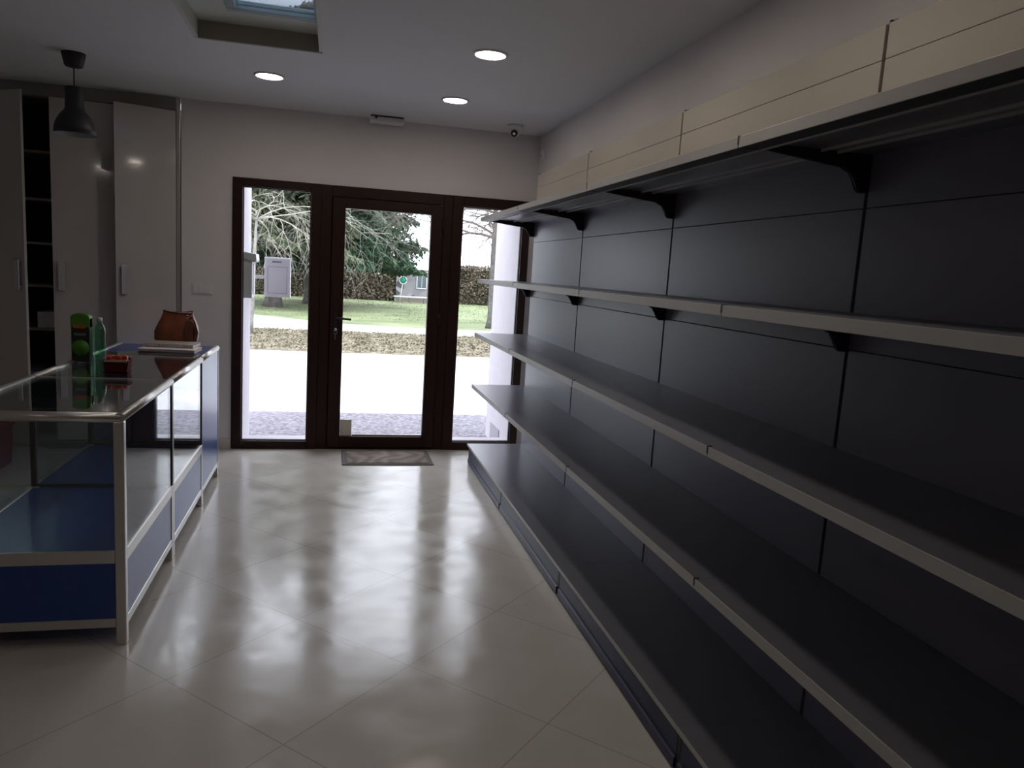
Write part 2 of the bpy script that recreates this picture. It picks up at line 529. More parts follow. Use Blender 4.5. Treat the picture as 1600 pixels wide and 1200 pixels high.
def glazing(name, x0, x1, g, label):
    """fixed light: frame x0..x1, glass rectangle g = (gx0, gx1, gz0, gz1)"""
    org = ((x0 + x1) / 2, D, 0)
    m = MB()
    gx0, gx1, gz0, gz1 = g
    m.box(x0, gx0, YF0, YF1, 0, FT)
    m.box(gx1, x1, YF0, YF1, 0, FT)
    m.box(gx0, gx1, YF0, YF1, 0, gz0)
    m.box(gx0, gx1, YF0, YF1, gz1, FT)
    o = struct(m.build(name, M['brown'], org=org, bevel=0.004), label, 'window')
    gm = MB()
    b_ = 0.007
    for q in ((gx0, gx0 + b_, gz0, gz1), (gx1 - b_, gx1, gz0, gz1), (gx0 + b_, gx1 - b_, gz0, gz0 + b_), (gx0 + b_, gx1 - b_, gz1 - b_, gz1)):
        gm.box(q[0], q[1], D + 0.004, D + 0.034, q[2], q[3])
    gm.build('glazing_bead', M['brown_dark'], o, org)
    B(gx0 + b_, gx1 - b_, D + 0.014, D + 0.024, gz0 + b_, gz1 - b_).build('pane', M['pane'], o, org)
    return o


glazing('window_1', FL, -0.105, (-0.682, -0.180, 0.065, 2.038), 'brown framed fixed side light left of the glass door')
glazing('window_2', 0.925, FR, (1.008, 1.507, 0.068, 2.020), 'brown framed fixed side light right of the glass door')
# door: frame (lintel and threshold) and leaf
dorg = (0.41, D, 0)
m = MB()
m.box(-0.105, -0.022, YF0 + 0.006, YF1, 0, FT)
m.box(0.850, 0.925, YF0 + 0.006, YF1, 0, FT)
m.box(-0.022, 0.850, YF0 + 0.006, YF1, 2.015, FT)
m.box(-0.022, 0.850, YF0 + 0.006, YF1, 0, 0.018)
for q in ((-0.022, 0.0, 0.018, 2.015), (0.826, 0.850, 0.018, 2.015), (0.0, 0.826, 1.990, 2.015), (0.0, 0.826, 0.018, 0.045)):
    m.box(q[0], q[1], YF1 - 0.018, YF1, q[2], q[3])
door = struct(m.build('door_1', M['brown'], org=dorg, bevel=0.004), 'brown framed glazed shop entrance door', 'door')
m = MB()
LX0, LX1, LZ0, LZ1 = -0.018, 0.846, 0.022, 2.010
GX0, GX1, GZ0_, GZ1_ = 0.082, 0.750, 0.112, 1.931
m.box(LX0, GX0, YF0 - 0.014, YF1 - 0.02, LZ0, LZ1)
m.box(GX1, LX1, YF0 - 0.014, YF1 - 0.02, LZ0, LZ1)
m.box(GX0, GX1, YF0 - 0.014, YF1 - 0.02, LZ0, GZ0_)
m.box(GX0, GX1, YF0 - 0.014, YF1 - 0.02, GZ1_, LZ1)
leaf = m.build('door_leaf', M['brown'], door, dorg, bevel=0.005)
B(GX0, GX1, D + 0.004, D + 0.014, GZ0_, GZ1_).build('pane', M['pane'], leaf, dorg)
# weather strip (bright line low on the glass)
B(GX0 + 0.10, GX1, D - 0.006, D + 0.004, GZ0_, GZ0_ + 0.012).build('drip_strip', M['alu'], leaf, dorg)
# lever handle: rose, neck, lever
hm = MB()
hy = YF0 - 0.014
hm.box(0.010, 0.042, hy - 0.008, hy, 0.94, 1.12)
hm.tube([(0.026, hy - 0.004, 1.076), (0.026, hy - 0.05, 1.076), (0.038, hy - 0.056, 1.075), (0.145, hy - 0.058, 1.070)], 0.009, 10)
hm.build('door_handle', M['black'], leaf, dorg, bevel=0.002)
km = MB()
km.lathe([(0.0085, 0), (0.0085, 0.014)], (0.026, hy - 0.022, 0.985), 14, axis='y')
km.build('lock_cylinder', M['chrome'], leaf, dorg)
for hz in (0.25, 1.05, 1.80):
    h_ = MB().lathe([(0.011, 0), (0.011, 0.10)], (0.848, YF0 - 0.016, hz), 12)
    h_.build('hinge', M['brown'], leaf, dorg)
key = thing('door_key', 'small metal key hanging in the lock of the glass door', 'key', (0.026, hy - 0.03, 0.985))
ko = (0.026, hy - 0.03, 0.985)
k = MB().box(0.024, 0.028, hy - 0.045, hy - 0.008, 0.981, 0.989)
k.lathe([(0.012, 0), (0.012, 0.003)], (0.026, hy - 0.05, 0.985), 16, axis='y')
k.build('key_blade', M['chrome'], key, ko)
ring = MB()
ring.tube([(0.026 + 0.014 * math.sin(a), hy - 0.048, 0.964 + 0.014 * math.cos(a)) for a in [2 * PI * i / 16 for i in range(17)]], 0.0012, 6)
ring.build('key_ring', M['chrome'], key, ko)
B(0.024, 0.029, hy - 0.049, hy - 0.047, 0.905, 0.952).build('key_tag', M['chrome'], key, ko)
# paper taped inside the bottom corner of the door glass
tag(B(0.084, 0.176, D - 0.0015, D + 0.004, 0.113, 0.245).build('paper_note', M['paper2'], org=(0.13, D, 0.113)),
    'blank beige paper square in the bottom left corner of the door glass', 'paper')

# ------------------------------------------------------------------ wall and ceiling fittings
so = (-0.97, D, 1.243)
sock = thing('wall_switch', 'wide white switch plate on the end wall left of the entrance', 'switch', so)
B(-1.044, -0.897, D - 0.009, D, 1.205, 1.282).build('plate', M['white_plastic'], sock, so, bevel=0.003)
for i in range(3):
    x0 = -1.034 + i * 0.0435
    B(x0, x0 + 0.040, D - 0.013, D - 0.009, 1.216, 1.271).build('rocker', M['white_plastic'], sock, so, bevel=0.002)

vo = (0.37, 6.05, CZ)
vent = thing('ceiling_box', 'small white box fixed to the ceiling above the entrance', 'box', vo)
B(0.24, 0.495, 6.02, 6.14, CZ - 0.045, CZ).build('housing', M['white_plastic'], vent, vo, bevel=0.003)
B(0.245, 0.49, 6.012, 6.02, CZ - 0.010, CZ - 0.002).build('slot', M['black'], vent, vo)
MB().lathe([(0.010, 0), (0.010, 0.008)], (0.285, 6.012, CZ - 0.016), 16, axis='y').build('indicator', M['black'], vent, vo)

co = (1.325, 5.84, CZ)
camd = thing('security_camera', 'small white dome security camera on the ceiling above the shelves', 'security camera', co)
MB().lathe([(0.060, 0.0), (0.060, -0.022), (0.052, -0.034)], co, 32).build('base', M['white_plastic'], camd, co)
ball = MB()
ball.lathe([(0.001, -0.085), (0.018, -0.082), (0.032, -0.072), (0.041, -0.055), (0.044, -0.038), (0.042, -0.028)], co, 28)
ball.build('dome', M['white_plastic'], camd, co)
lens = MB()
cd = Vector((-0.30, -0.80, -0.52)).normalized()
lc = Vector(co) + Vector((0, 0, -0.045))
lens.tube([lc + cd * 0.030, lc + cd * 0.048], [0.027, 0.025], 24)
lens.build('lens', M['black'], camd, co)
l2 = MB()
l2.tube([lc + cd * 0.047, lc + cd * 0.050], [0.011, 0.011], 16)
l2.build('lens_glass', M['chrome'], camd, co)
s_ = thing('alarm_sensor', 'tiny white sensor high on the right wall beside the end wall', 'sensor', (XR, 6.02, 2.46))
B(XR - 0.03, XR, 5.99, 6.05, 2.42, 2.50).build('housing', M['white_plastic'], s_, (XR, 6.02, 2.46), bevel=0.006)
MB().lathe([(0.012, 0), (0.010, -0.004)], (XR - 0.026, 6.02, 2.45), 16, axis='x').build('lens', M['black'], s_, (XR, 6.02, 2.46))


def downlight():
    o0 = (0, 0, 0)
    t = thing('downlight', '', 'ceiling light', o0)
    MB().lathe([(0.094, 0), (0.094, -0.006), (0.080, -0.009), (0.078, -0.004), (0.078, 0.0)], o0, 40, closed=False).build('trim_ring', M['white_plastic'], t)
    MB().lathe([(0.0785, -0.0035), (0.0785, -0.0065), (0.001, -0.0075)], o0, 40).build('diffuser', M['led'], t)
    return t


dl = downlight()
spots = [((-0.419, 5.14), 'round lit ceiling downlight beside the roof hatch, left of the other two'),
         ((0.762, 5.215), 'round lit ceiling downlight nearest the entrance on the shelf side'),
         ((0.768, 4.07), 'round lit ceiling downlight nearer the viewer on the shelf side'),
         ((0.770, 2.93), 'round lit ceiling downlight above the aisle, just above the picture'),
         ((0.772, 1.79), 'round lit ceiling downlight over the viewer on the shelf side'),
         ((-1.54, 0.20), 'round lit ceiling downlight behind the viewer on the counter side')]
for i, ((x, y), lab) in enumerate(spots):
    t = dl if i == 0 else copy_tree(dl)
    t.location = (x, y, CZ)
    t['label'] = lab
    t['group'] = 'ceiling downlights'

# pendant lamp
po = (-1.522, 5.15, CZ)
pen = thing('pendant_lamp', 'black metal dome pendant lamp hanging from the ceiling over the counter', 'pendant lamp', po)
MB().lathe([(0.066, 0.0), (0.064, -0.012), (0.050, -0.072), (0.044, -0.078), (0.006, -0.080)], po, 32).build('ceiling_rose', M['lamp_black'], pen, po)
MB().tube([(po[0], po[1], CZ - 0.078), (po[0], po[1], 2.43)], 0.0035, 8).build('cord', M['black'], pen, po)
prof = [(0.004, 2.437), (0.047, 2.437), (0.050, 2.432), (0.051, 2.318), (0.060, 2.300), (0.082, 2.275), (0.101, 2.240), (0.111, 2.205), (0.115, 2.168), (0.112, 2.168), (0.108, 2.205), (0.098, 2.239), (0.079, 2.272), (0.057, 2.297), (0.047, 2.316), (0.004, 2.330)]
MB().lathe([(r, z - CZ) for r, z in prof], po, 40).build('lamp_shade', M['lamp_black'], pen, po)
MB().lathe([(r, z - CZ) for r, z in [(0.1135, 2.166), (0.1110, 2.166), (0.1072, 2.203), (0.097, 2.237), (0.078, 2.270), (0.056, 2.294), (0.046, 2.300)]], po, 40, closed=False).build('lining', M['lamp_in'], pen, po)
MB().lathe([(r, z - CZ) for r, z in [(0.014, 2.30), (0.014, 2.27), (0.026, 2.245), (0.030, 2.222), (0.022, 2.200), (0.002, 2.192)]], po, 20).build('bulb', M['lamp_in'], pen, po)

# ------------------------------------------------------------------ door mat
mo = (0.445, 5.87, 0)
dm = thing('door_mat', 'dark brown doormat on the tiles in front of the glass door', 'doormat', mo)
B(0.100, 0.795, 5.645, 6.095, 0.0, 0.007).build('border', M['rug_edge'], dm, mo, bevel=0.002)
B(0.135, 0.760, 5.68, 6.06, 0.006, 0.011).build('pile', M['rug'], dm, mo, bevel=0.002)

# ------------------------------------------------------------------ wardrobe (left of the end wall)
wo_ = (-1.9, D + 0.28, 0)
WX0, WX1 = -3.22, -1.153
WZ1 = 2.535
wr = thing('wardrobe', 'tall white glossy wardrobe with narrow hinged doors, some ajar', 'wardrobe', wo_)
cm = MB()
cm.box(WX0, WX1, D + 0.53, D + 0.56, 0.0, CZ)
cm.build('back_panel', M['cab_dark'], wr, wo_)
cs = MB()
cs.box(WX0, WX0 + 0.018, D + 0.02, D + 0.53, 0.0, WZ1)
cs.box(WX1 - 0.018, WX1, D + 0.02, D + 0.53, 0.0, WZ1)
cs.box(-1.580, -1.562, D + 0.02, D + 0.53, 0.07, WZ1)
cs.box(-2.398, -2.380, D + 0.02, D + 0.53, 0.07, WZ1)
cs.box(WX0, WX1, D + 0.02, D + 0.53, WZ1, WZ1 + 0.018)
cs.build('carcass', M['cab_in'], wr, wo_)
B(WX0, WX1, D, D + 0.018, WZ1 + 0.006, CZ).build('top_filler', M['cab_in'], wr, wo_)
B(WX0, WX1, D + 0.03, D + 0.05, 0.0, 0.07).build('plinth', M['cab_in'], wr, wo_)
for z in (2.155, 1.82, 1.505, 1.195, 0.875, 0.55, 0.07):
    B(-2.380, -1.580, D + 0.05, D + 0.53, z, z + 0.018).build('inner_shelf', M['cab_in'], wr, wo_)
B(WX1, XC - 0.006, D - 0.006, D + 0.02, 0.0, CZ).build('edge_profile', M['alu'], wr, wo_, bevel=0.003)


def wdoor(hx, side, ang, width=0.405):
    """hinge at x=hx on the front plane; side -1: leaf runs to the left of the hinge; opens towards the room"""
    th = 0.018
    a = math.radians(ang)
    ux, uy = side * math.cos(a), -math.sin(a)
    nx, ny = side * uy, -side * ux          # outward (room side) normal
    if ny > 0:
        nx, ny = -nx, -ny
    p = [(hx, D - 0.002), (hx + ux * width, D - 0.002 + uy * width)]
    poly = [p[0], p[1], (p[1][0] + nx * th, p[1][1] + ny * th), (p[0][0] + nx * th, p[0][1] + ny * th)]
    d = MB().prism_z(poly, 0.075, WZ1 - 0.004).build('wardrobe_door', M['gloss_white'], wr, wo_, bevel=0.0015)
    # bar handle near the free edge
    s0, s1 = width - 0.078, width - 0.034
    q = [(hx + ux * s + nx * (th + o), D - 0.002 + uy * s + ny * (th + o)) for s, o in ((s0, 0.016), (s1, 0.016), (s1, 0.026), (s0, 0.026))]
    hb = MB().prism_z(q, 1.185, 1.395)
    for zz in (1.20, 1.37):
        q2 = [(hx + ux * s + nx * (th + o), D - 0.002 + uy * s + ny * (th + o)) for s, o in ((s0 + 0.008, -0.001), (s1 - 0.008, -0.001), (s1 - 0.008, 0.018), (s0 + 0.008, 0.018))]
        hb.prism_z(q2, zz, zz + 0.012)
    hb.build('handle', M['handle'], d, wo_, bevel=0.003)
    return d


wdoor(-1.158, -1, 20, 0.405)
wdoor(-1.568, -1, 8, 0.405)
wdoor(-2.392, 1, 37, 0.400)
wdoor(-2.392 - 0.012, -1, 0, 0.400)
tag(B(-2.13, -2.00, D + 0.08, D + 0.30, 0.893, 1.013).build('storage_carton', M['white_plastic'], org=(-2.06, D + 0.19, 0.893), bevel=0.004),
    'small white carton on an inner shelf of the open wardrobe', 'box')

# ------------------------------------------------------------------ glass counters
CX0, CX1 = -1.355, -0.738
CT = 0.905
DK = 0.378


def glass_counter(y0, y1, near, label):
    org = ((CX0 + CX1) / 2, (y0 + y1) / 2, 0)
    t = thing('display_counter', label, 'display counter', org, 'aluminium framed glass display counters')
    p = 0.036 if near else 0.030
    # legs / posts (full height at the two near corners of the first case, slim elsewhere)
    for x, s in ((CX0, 1), (CX1, -1)):
        xa, xb = sorted((x, x + s * p))
        for yy in ((y0, y0 + p), (y1 - p, y1)):
            first = near and yy[0] == y0
            B(xa, xb, yy[0], yy[1], 0.0, CT - 0.03 if first else DK).build('leg', M['alu'], t, org, bevel=0.004)
            if not first:
                # slim dark channel that holds the glass, above the deck
                mb_ = MB()
                xc, xd = (x, x + s * 0.012) if s > 0 else (x - 0.012, x)
                if yy[0] == y0:
                    mb_.box(xc, xd, y0, y0 + 0.010, DK, CT - 0.03)
                    mm = M['alu']
                else:
                    mb_.box(xc, xd, y1 - 0.020, y1, DK, CT - 0.03)
                    mm = M['alu_dark']
                mb_.build('glass_channel', mm, t, org)
    # rounded top rail along both long sides and across the near end
    for x in (CX0 + 0.014, CX1 - 0.014):
        MB().tube([(x, y0, CT - 0.015), (x, y1, CT - 0.017)], 0.019, 14).build('top_rail', M['alu'], t, org)
    if near:
        MB().tube([(CX0 + 0.012, y0 + 0.014, CT - 0.015), (CX1 - 0.012, y0 + 0.014, CT - 0.017)], 0.019, 14).build('top_rail', M['alu'], t, org)
        corner = MB()
        corner.box(CX1 - 0.034, CX1 + 0.001, y0 - 0.001, y0 + 0.034, CT - 0.036, CT + 0.001)
        corner.build('corner_cap', M['alu'], t, org, bevel=0.010)
    # deck edge rails and bottom rails
    ya_ = y0 + (p if near else 0)
    for zz0, zz1, nm in ((DK - 0.050, DK, 'deck_rail'), (0.072, 0.108, 'bottom_rail')):
        B(CX1 - 0.013, CX1 - 0.001, ya_, y1, zz0, zz1).build(nm, M['alu'], t, org, bevel=0.002)
        B(CX0 + 0.001, CX0 + 0.013, ya_, y1, zz0, zz1).build(nm, M['alu'], t, org, bevel=0.002)
        if near:
            B(CX0 + p, CX1 - p, y0 + 0.001, y0 + 0.014, zz0, zz1).build(nm, M['alu'], t, org, bevel=0.002)
    # deck and lower blue panels
    B(CX0 + 0.012, CX1 - 0.012, y0 + 0.014, y1 - 0.001, DK - 0.020, DK - 0.004).build('deck', M['blue'], t, org)
    B(CX1 - 0.010, CX1 - 0.004, y0 + 0.012, y1 - 0.003, 0.105, DK - 0.050).build('lower_panel', M['blue'], t, org)
    B(CX0 + 0.004, CX0 + 0.010, y0 + 0.012, y1 - 0.003, 0.105, DK - 0.050).build('lower_panel', M['blue'], t, org)
    if near:
        B(CX0 + p, CX1 - p, y0 + 0.004, y0 + 0.010, 0.105, DK - 0.050).build('lower_panel', M['blue'], t, org)
    B(CX0 + 0.012, CX1 - 0.012, y0 + 0.014, y1 - 0.001, 0.080, 0.092).build('bottom_board', M['blue'], t, org)
    # glass: top, sides, ends
    B(CX0 + 0.024, CX1 - 0.024, y0 + (0.026 if near else 0.002), y1 - 0.002, CT - 0.012, CT - 0.006).build('glass_top', M['case_glass'], t, org)
    B(CX1 - 0.010, CX1 - 0.005, y0 + 0.012, y1 - 0.020, DK, CT - 0.030).build('glass_side', M['case_glass'], t, org)
    B(CX0 + 0.005, CX0 + 0.010, y0 + 0.012, y1 - 0.020, DK, CT - 0.030).build('glass_side', M['case_glass'], t, org)
    if near:
        B(CX0 + p, CX1 - p, y0 + 0.006, y0 + 0.011, DK, CT - 0.030).build('glass_end', M['case_glass'], t, org)
    B(CX0 + 0.014, CX1 - 0.014, y1 - 0.012, y1 - 0.007, DK, CT - 0.016).build('glass_end', M['case_glass'], t, org)
    # seam strip of the top and the frame of the dividing pane
    B(CX0 + 0.024, CX1 - 0.024, y1 - 0.010, y1, CT - 0.014, CT - 0.004).build('seam_strip', M['alu'], t, org)
    fr = MB()
    fr.box(CX0 + 0.014, CX1 - 0.014, y1 - 0.016, y1 - 0.004, DK - 0.004, DK + 0.010)
    fr.box(CX0 + 0.012, CX0 + 0.024, y1 - 0.016, y1 - 0.004, DK, CT - 0.02)
    fr.build('divider_frame', M['alu_dark'], t, org)
    return t


glass_counter(2.970, 3.860, True, 'empty glass display counter nearest the viewer, blue deck inside')
glass_counter(3.862, 4.712, False, 'middle glass display counter with green package and red tray on top')
# far unit: blue cupboard with solid sides; its first third is still topped with glass
y0, y1 = 4.714, 5.363
corg = ((CX0 + CX1) / 2, (y0 + y1) / 2, 0)
bc = thing('blue_counter', 'blue laminate counter unit at the entrance end of the glass counters', 'counter', corg)
for x, s in ((CX0, 1), (CX1, -1)):
    xa, xb = sorted((x, x + s * 0.030))
    for yy in ((y0, y0 + 0.03), (y1 - 0.03, y1)):
        B(xa, xb, yy[0], yy[1], 0.0, 0.105).build('leg', M['alu'], bc, corg, bevel=0.004)
    xp, xq = sorted((x + s * 0.003, x + s * 0.012))
    B(xp, xq, y0, y1, 0.105, CT - 0.03).build('side_panel', M['blue'], bc, corg)
    MB().tube([(x + s * 0.014, y0, CT - 0.015), (x + s * 0.014, y1, CT - 0.017)], 0.019, 14).build('top_rail', M['alu'], bc, corg)
    B(xp - 0.001, xq + 0.001, y0, y1, 0.072, 0.105).build('bottom_rail', M['alu'], bc, corg, bevel=0.002)
B(CX1 - 0.010, CX1 + 0.0005, y1 - 0.012, y1, 0.0, CT - 0.03).build('edge_profile', M['alu'], bc, corg, bevel=0.002)
B(CX0 + 0.012, CX1 - 0.012, y1 - 0.014, y1 - 0.004, 0.105, CT - 0.03).build('end_panel', M['blue'], bc, corg)
B(CX0 + 0.012, CX1 - 0.012, y0 + 0.002, y0 + 0.012, 0.105, CT - 0.03).build('end_panel', M['blue'], bc, corg)
B(CX0 + 0.012, CX1 - 0.012, y0 + 0.012, y1 - 0.014, 0.080, 0.092).build('bottom_board', M['blue'], bc, corg)
B(CX0 + 0.024, CX1 - 0.024, y0 + 0.222, y1, CT - 0.020, CT - 0.006).build('counter_top', M['blue'], bc, corg)
B(CX0 + 0.024, CX1 - 0.024, y0 + 0.002, y0 + 0.214, CT - 0.012, CT - 0.006).build('glass_top', M['case_glass'], bc, corg)
B(CX0 + 0.024, CX1 - 0.024, y0 + 0.214, y0 + 0.222, CT - 0.014, CT - 0.006).build('seam_strip', M['alu'], bc, corg)
TOP = CT - 0.006

# ------------------------------------------------------------------ things on the counter
# green and black packet
go = (-1.297, 4.42, TOP)
gp = thing('green_package', 'tall green and black carton standing on the glass counter', 'package', go)
B(-1.343, -1.252, 4.40, 4.455, TOP, 1.135).build('carton', M['green_dark'], gp, go, bevel=0.006)
lid = MB()
poly = [(-1.343, 1.085), (-1.252, 1.085), (-1.252, 1.135)] + [(-1.2975 + 0.0455 * math.cos(a), 1.135 + 0.022 * math.sin(a)) for a in [PI * i / 10 for i in range(1, 10)]] + [(-1.343, 1.135)]
lid.prism_y(poly, 4.398, 4.457)
lid.build('top_flap', M['green'], gp, go)
B(-1.328, -1.272, 4.3965, 4.399, 1.078, 1.098).build('orange_band', M['orange'], gp, go)
disc = MB()
disc.lathe([(0.042, 0), (0.042, 0.003)], (-1.2975, 4.3965, 0.975), 32, axis='y')
disc.build('round_print', M['green'], gp, go)
lt = MB()
for i in range(6):
    lt.box(-1.325 + i * 0.0095, -1.319 + i * 0.0095, 4.3965, 4.3985, 1.040, 1.052)
lt.build('faint_print', M['mailbox_seam'], gp, go)
# clear green bottle
bo = (-1.222, 4.47, TOP)
MBb = MB().lathe([(0.001, 0.0), (0.026, 0.0), (0.029, 0.006), (0.029, 0.11), (0.027, 0.125), (0.029, 0.14), (0.029, 0.165), (0.022, 0.19), (0.012, 0.205), (0.012, 0.215)], bo, 28)
bt = MBb.build('plastic_bottle', M['bottle'], org=bo)
tag(bt, 'shiny clear green plastic bottle standing beside the green carton', 'bottle')
MB().lathe([(0.014, 0.212), (0.014, 0.232), (0.012, 0.234)], bo, 20).build('cap', M['white_plastic'], bt, bo)
# red tray with sweets
tyo = (-1.02, 4.08, TOP)
tr = thing('sweet_tray', 'small dark red card tray on the middle glass counter', 'tray', tyo)
tb = MB()
x0, x1, ya, yb, zt = -1.088, -0.978, 4.03, 4.11, TOP + 0.062
tb.box(x0, x1, ya, yb, TOP, TOP + 0.004)
tb.prism_y([(x0 + 0.006, TOP), (x0 + 0.010, TOP), (x0 + 0.002, zt), (x0 - 0.002, zt)], ya, yb)
tb.prism_y([(x1 - 0.010, TOP), (x1 - 0.006, TOP), (x1 + 0.002, zt), (x1 - 0.002, zt)], ya, yb)
tb.box(x0 + 0.006, x1 - 0.006, ya, ya + 0.004, TOP, zt - 0.004)
tb.box(x0 + 0.006, x1 - 0.006, yb - 0.004, yb, TOP, zt + 0.006)
tb.build('tray_body', M['red_dark'], tr, tyo)
B(x0 + 0.002, x1 - 0.002, ya - 0.002, ya + 0.005, zt - 0.008, zt).build('rim', M['cover'], tr, tyo)
random.seed(5)
n_s = 0
cols = ['sweet_r', 'sweet_o', 'sweet_r', 'sweet_o', 'sweet_k']
cn = {'sweet_r': 'red', 'sweet_o': 'orange', 'sweet_k': 'black'}
for lay in range(3):
    for ix in range(4):
        for iy in range(3):
            if lay == 2 and (ix + iy) % 2:
                continue
            kx = cols[random.randrange(5)] if not (ix == 3 and iy == 0) else 'sweet_k'
            cx = x0 + 0.019 + ix * 0.0235 + random.uniform(-0.002, 0.002)
            cy = ya + 0.018 + iy * 0.022 + random.uniform(-0.002, 0.002)
            cz = TOP + 0.031 + lay * 0.021
            s = MB()
            s.obox((cx, cy, cz), (0.0098, 0.0095, 0.0088), random.uniform(-0.35, 0.35))
            o = s.build('wrapped_sweet', M[kx], org=(cx, cy, cz), bevel=0.003)
            tag(o, '%s wrapped sweet piled in the small dark red tray' % cn[kx], 'sweet', '%s sweets in the red tray' % cn[kx])
# papers, notebook, handbag
pp = (-0.96, 4.99, TOP)
ps = MB()
random.seed(2)
for i in range(7):
    ps.obox((-0.975 + random.uniform(-0.004, 0.004), 5.03 + random.uniform(-0.006, 0.006), TOP + 0.0015 + i * 0.0030), (0.160, 0.105, 0.0013), math.radians(-2 + random.uniform(-1.6, 1.6)))
tag(ps.build('paper_stack', M['paper'], org=pp), 'pale stack of papers under the notebook on the counter', 'papers')
PZ = TOP + 0.0215
no = (-0.98, 5.09, PZ)
nb = thing('spiral_notebook', 'spiral bound notebook lying on the stack of papers', 'notebook', no)
MB().obox((-0.975, 5.115, PZ + 0.0105), (0.142, 0.095, 0.009), math.radians(-4)).build('pages', M['paper'], nb, no)
cv = MB()
cv.obox((-0.975, 5.115, PZ + 0.0202), (0.144, 0.098, 0.0010), math.radians(-4))
cv.obox((-0.975, 5.115, PZ + 0.0010), (0.144, 0.098, 0.0010), math.radians(-4))
cv.build('cover', M['cover'], nb, no)
sp = MB()
Rn = Matrix.Rotation(math.radians(-4), 3, 'Z')
for i in range(24):
    pc = Vector((-0.975, 5.115, PZ + 0.0105)) + Rn @ Vector((-0.132 + i * 0.0115, -0.094, 0))
    sp.tube([pc + Rn @ Vector((0, 0.011 * math.cos(a) - 0.002, 0.0125 * math.sin(a))) for a in [2 * PI * j / 10 for j in range(11)]], 0.0017, 5)
sp.build('spiral_binding', M['mailbox_seam'], nb, no)

ho = (-0.992, 5.30, TOP)
hb = thing('handbag', 'tan brown leather handbag standing at the far end of the counter', 'handbag', ho)
# body: stacked rounded rectangles, wide in the lower middle and drawn in at the mouth
lv = [(0.000, 0.108, 0.058), (0.012, 0.120, 0.068), (0.050, 0.132, 0.074), (0.095, 0.134, 0.070), (0.140, 0.122, 0.056), (0.175, 0.106, 0.042), (0.205, 0.092, 0.032), (0.222, 0.088, 0.029)]
bm_v, bm_f = [], []
seg = 40
for z, a, b in lv:
    for k_ in range(seg):
        t = 2 * PI * k_ / seg
        e = 0.62
        cx = math.copysign(abs(math.cos(t)) ** e, math.cos(t)) * a
        sy = math.copysign(abs(math.sin(t)) ** e, math.sin(t)) * b
        wr_ = 1 + 0.018 * math.sin(7 * t + z * 40)
        sk = 0.012 * z / 0.2
        bm_v.append((ho[0] + cx * wr_ + sk, ho[1] + sy * wr_, TOP + 0.002 + z + (0.007 * math.sin(t * 2 + 0.6) if z > 0.2 else 0)))
for i in range(len(lv) - 1):
    for k_ in range(seg):
        bm_f.append((i * seg + k_, i * seg + (k_ + 1) % seg, (i + 1) * seg + (k_ + 1) % seg, (i + 1) * seg + k_))
bm_f.append(tuple(range(seg))[::-1])
bm_f.append(tuple(range((len(lv) - 1) * seg, len(lv) * seg)))
MB().add(bm_v, bm_f, True).build('bag_body', M['leather'], hb, ho)
side = MB()
side.add([(x, y, z) for x, y, z in [(ho[0] + 0.066, ho[1] - 0.071, TOP + 0.010), (ho[0] + 0.118, ho[1] - 0.066, TOP + 0.012), (ho[0] + 0.128, ho[1] - 0.066, TOP + 0.100), (ho[0] + 0.112, ho[1] - 0.050, TOP + 0.165), (ho[0] + 0.070, ho[1] - 0.052, TOP + 0.172), (ho[0] + 0.060, ho[1] - 0.074, TOP + 0.100)]],
         [(0, 1, 2, 3, 4, 5)])
sd = side.build('side_pocket', M['leather_dark'], hb, ho)
so_ = sd.modifiers.new('solid', 'SOLIDIFY'); so_.thickness = 0.010; so_.offset = 1.0
rim = MB()
rim.tube([(ho[0] + 0.013 + 0.089 * math.copysign(abs(math.cos(t)) ** 0.62, math.cos(t)), ho[1] + 0.030 * math.copysign(abs(math.sin(t)) ** 0.62, math.sin(t)), TOP + 0.224 + 0.007 * math.sin(2 * t + 0.6)) for t in [2 * PI * j / 40 for j in range(41)]], 0.0045, 8)
rim.build('rolled_rim', M['leather_dark'], hb, ho)
st = MB()
st.tube([(ho[0] + 0.092, ho[1] - 0.03, TOP + 0.19), (ho[0] + 0.105, ho[1] - 0.055, TOP + 0.20), (ho[0] + 0.122, ho[1] - 0.06, TOP + 0.165), (ho[0] + 0.136, ho[1] - 0.05, TOP + 0.10), (ho[0] + 0.130, ho[1] - 0.06, TOP + 0.04), (ho[0] + 0.118, ho[1] - 0.072, TOP + 0.009)], 0.006, 8)
st.build('strap', M['leather_dark'], hb, ho)
rg = MB()
rg.tube([(ho[0] + 0.075 + 0.011 * math.cos(t), ho[1] - 0.050, TOP + 0.200 + 0.011 * math.sin(t)) for t in [2 * PI * j / 16 for j in range(17)]], 0.0022, 6)
rg.build('metal_ring', M['chrome'], hb, ho)
cb = MB()
cb.tube([(-1.135, 5.16, TOP + 0.004), (-1.125, 5.20, TOP + 0.006), (-1.09, 5.215, TOP + 0.014), (-1.05, 5.205, TOP + 0.005), (-1.075, 5.225, TOP + 0.004), (-1.11, 5.235, TOP + 0.004), (-1.14, 5.215, TOP + 0.004)], 0.004, 8)
tag(cb.build('cable', M['black'], org=(-1.1, 5.2, TOP)), 'short black cable coiled on the counter beside the handbag', 'cable')
# red bin behind the counter
rb = (-2.27, 5.62, 0)
bx = thing('red_bin', 'dark red bin on the floor behind the display counters', 'bin', rb)
MB().prism_y([(-2.36, 0.0), (-2.13, 0.0), (-2.115, 0.285), (-2.375, 0.285)], 5.50, 5.72).build('bin_body', M['red'], bx, rb, bevel=0.008)
B(-2.385, -2.105, 5.49, 5.73, 0.27, 0.295).build('rim', M['red'], bx, rb, bevel=0.005)

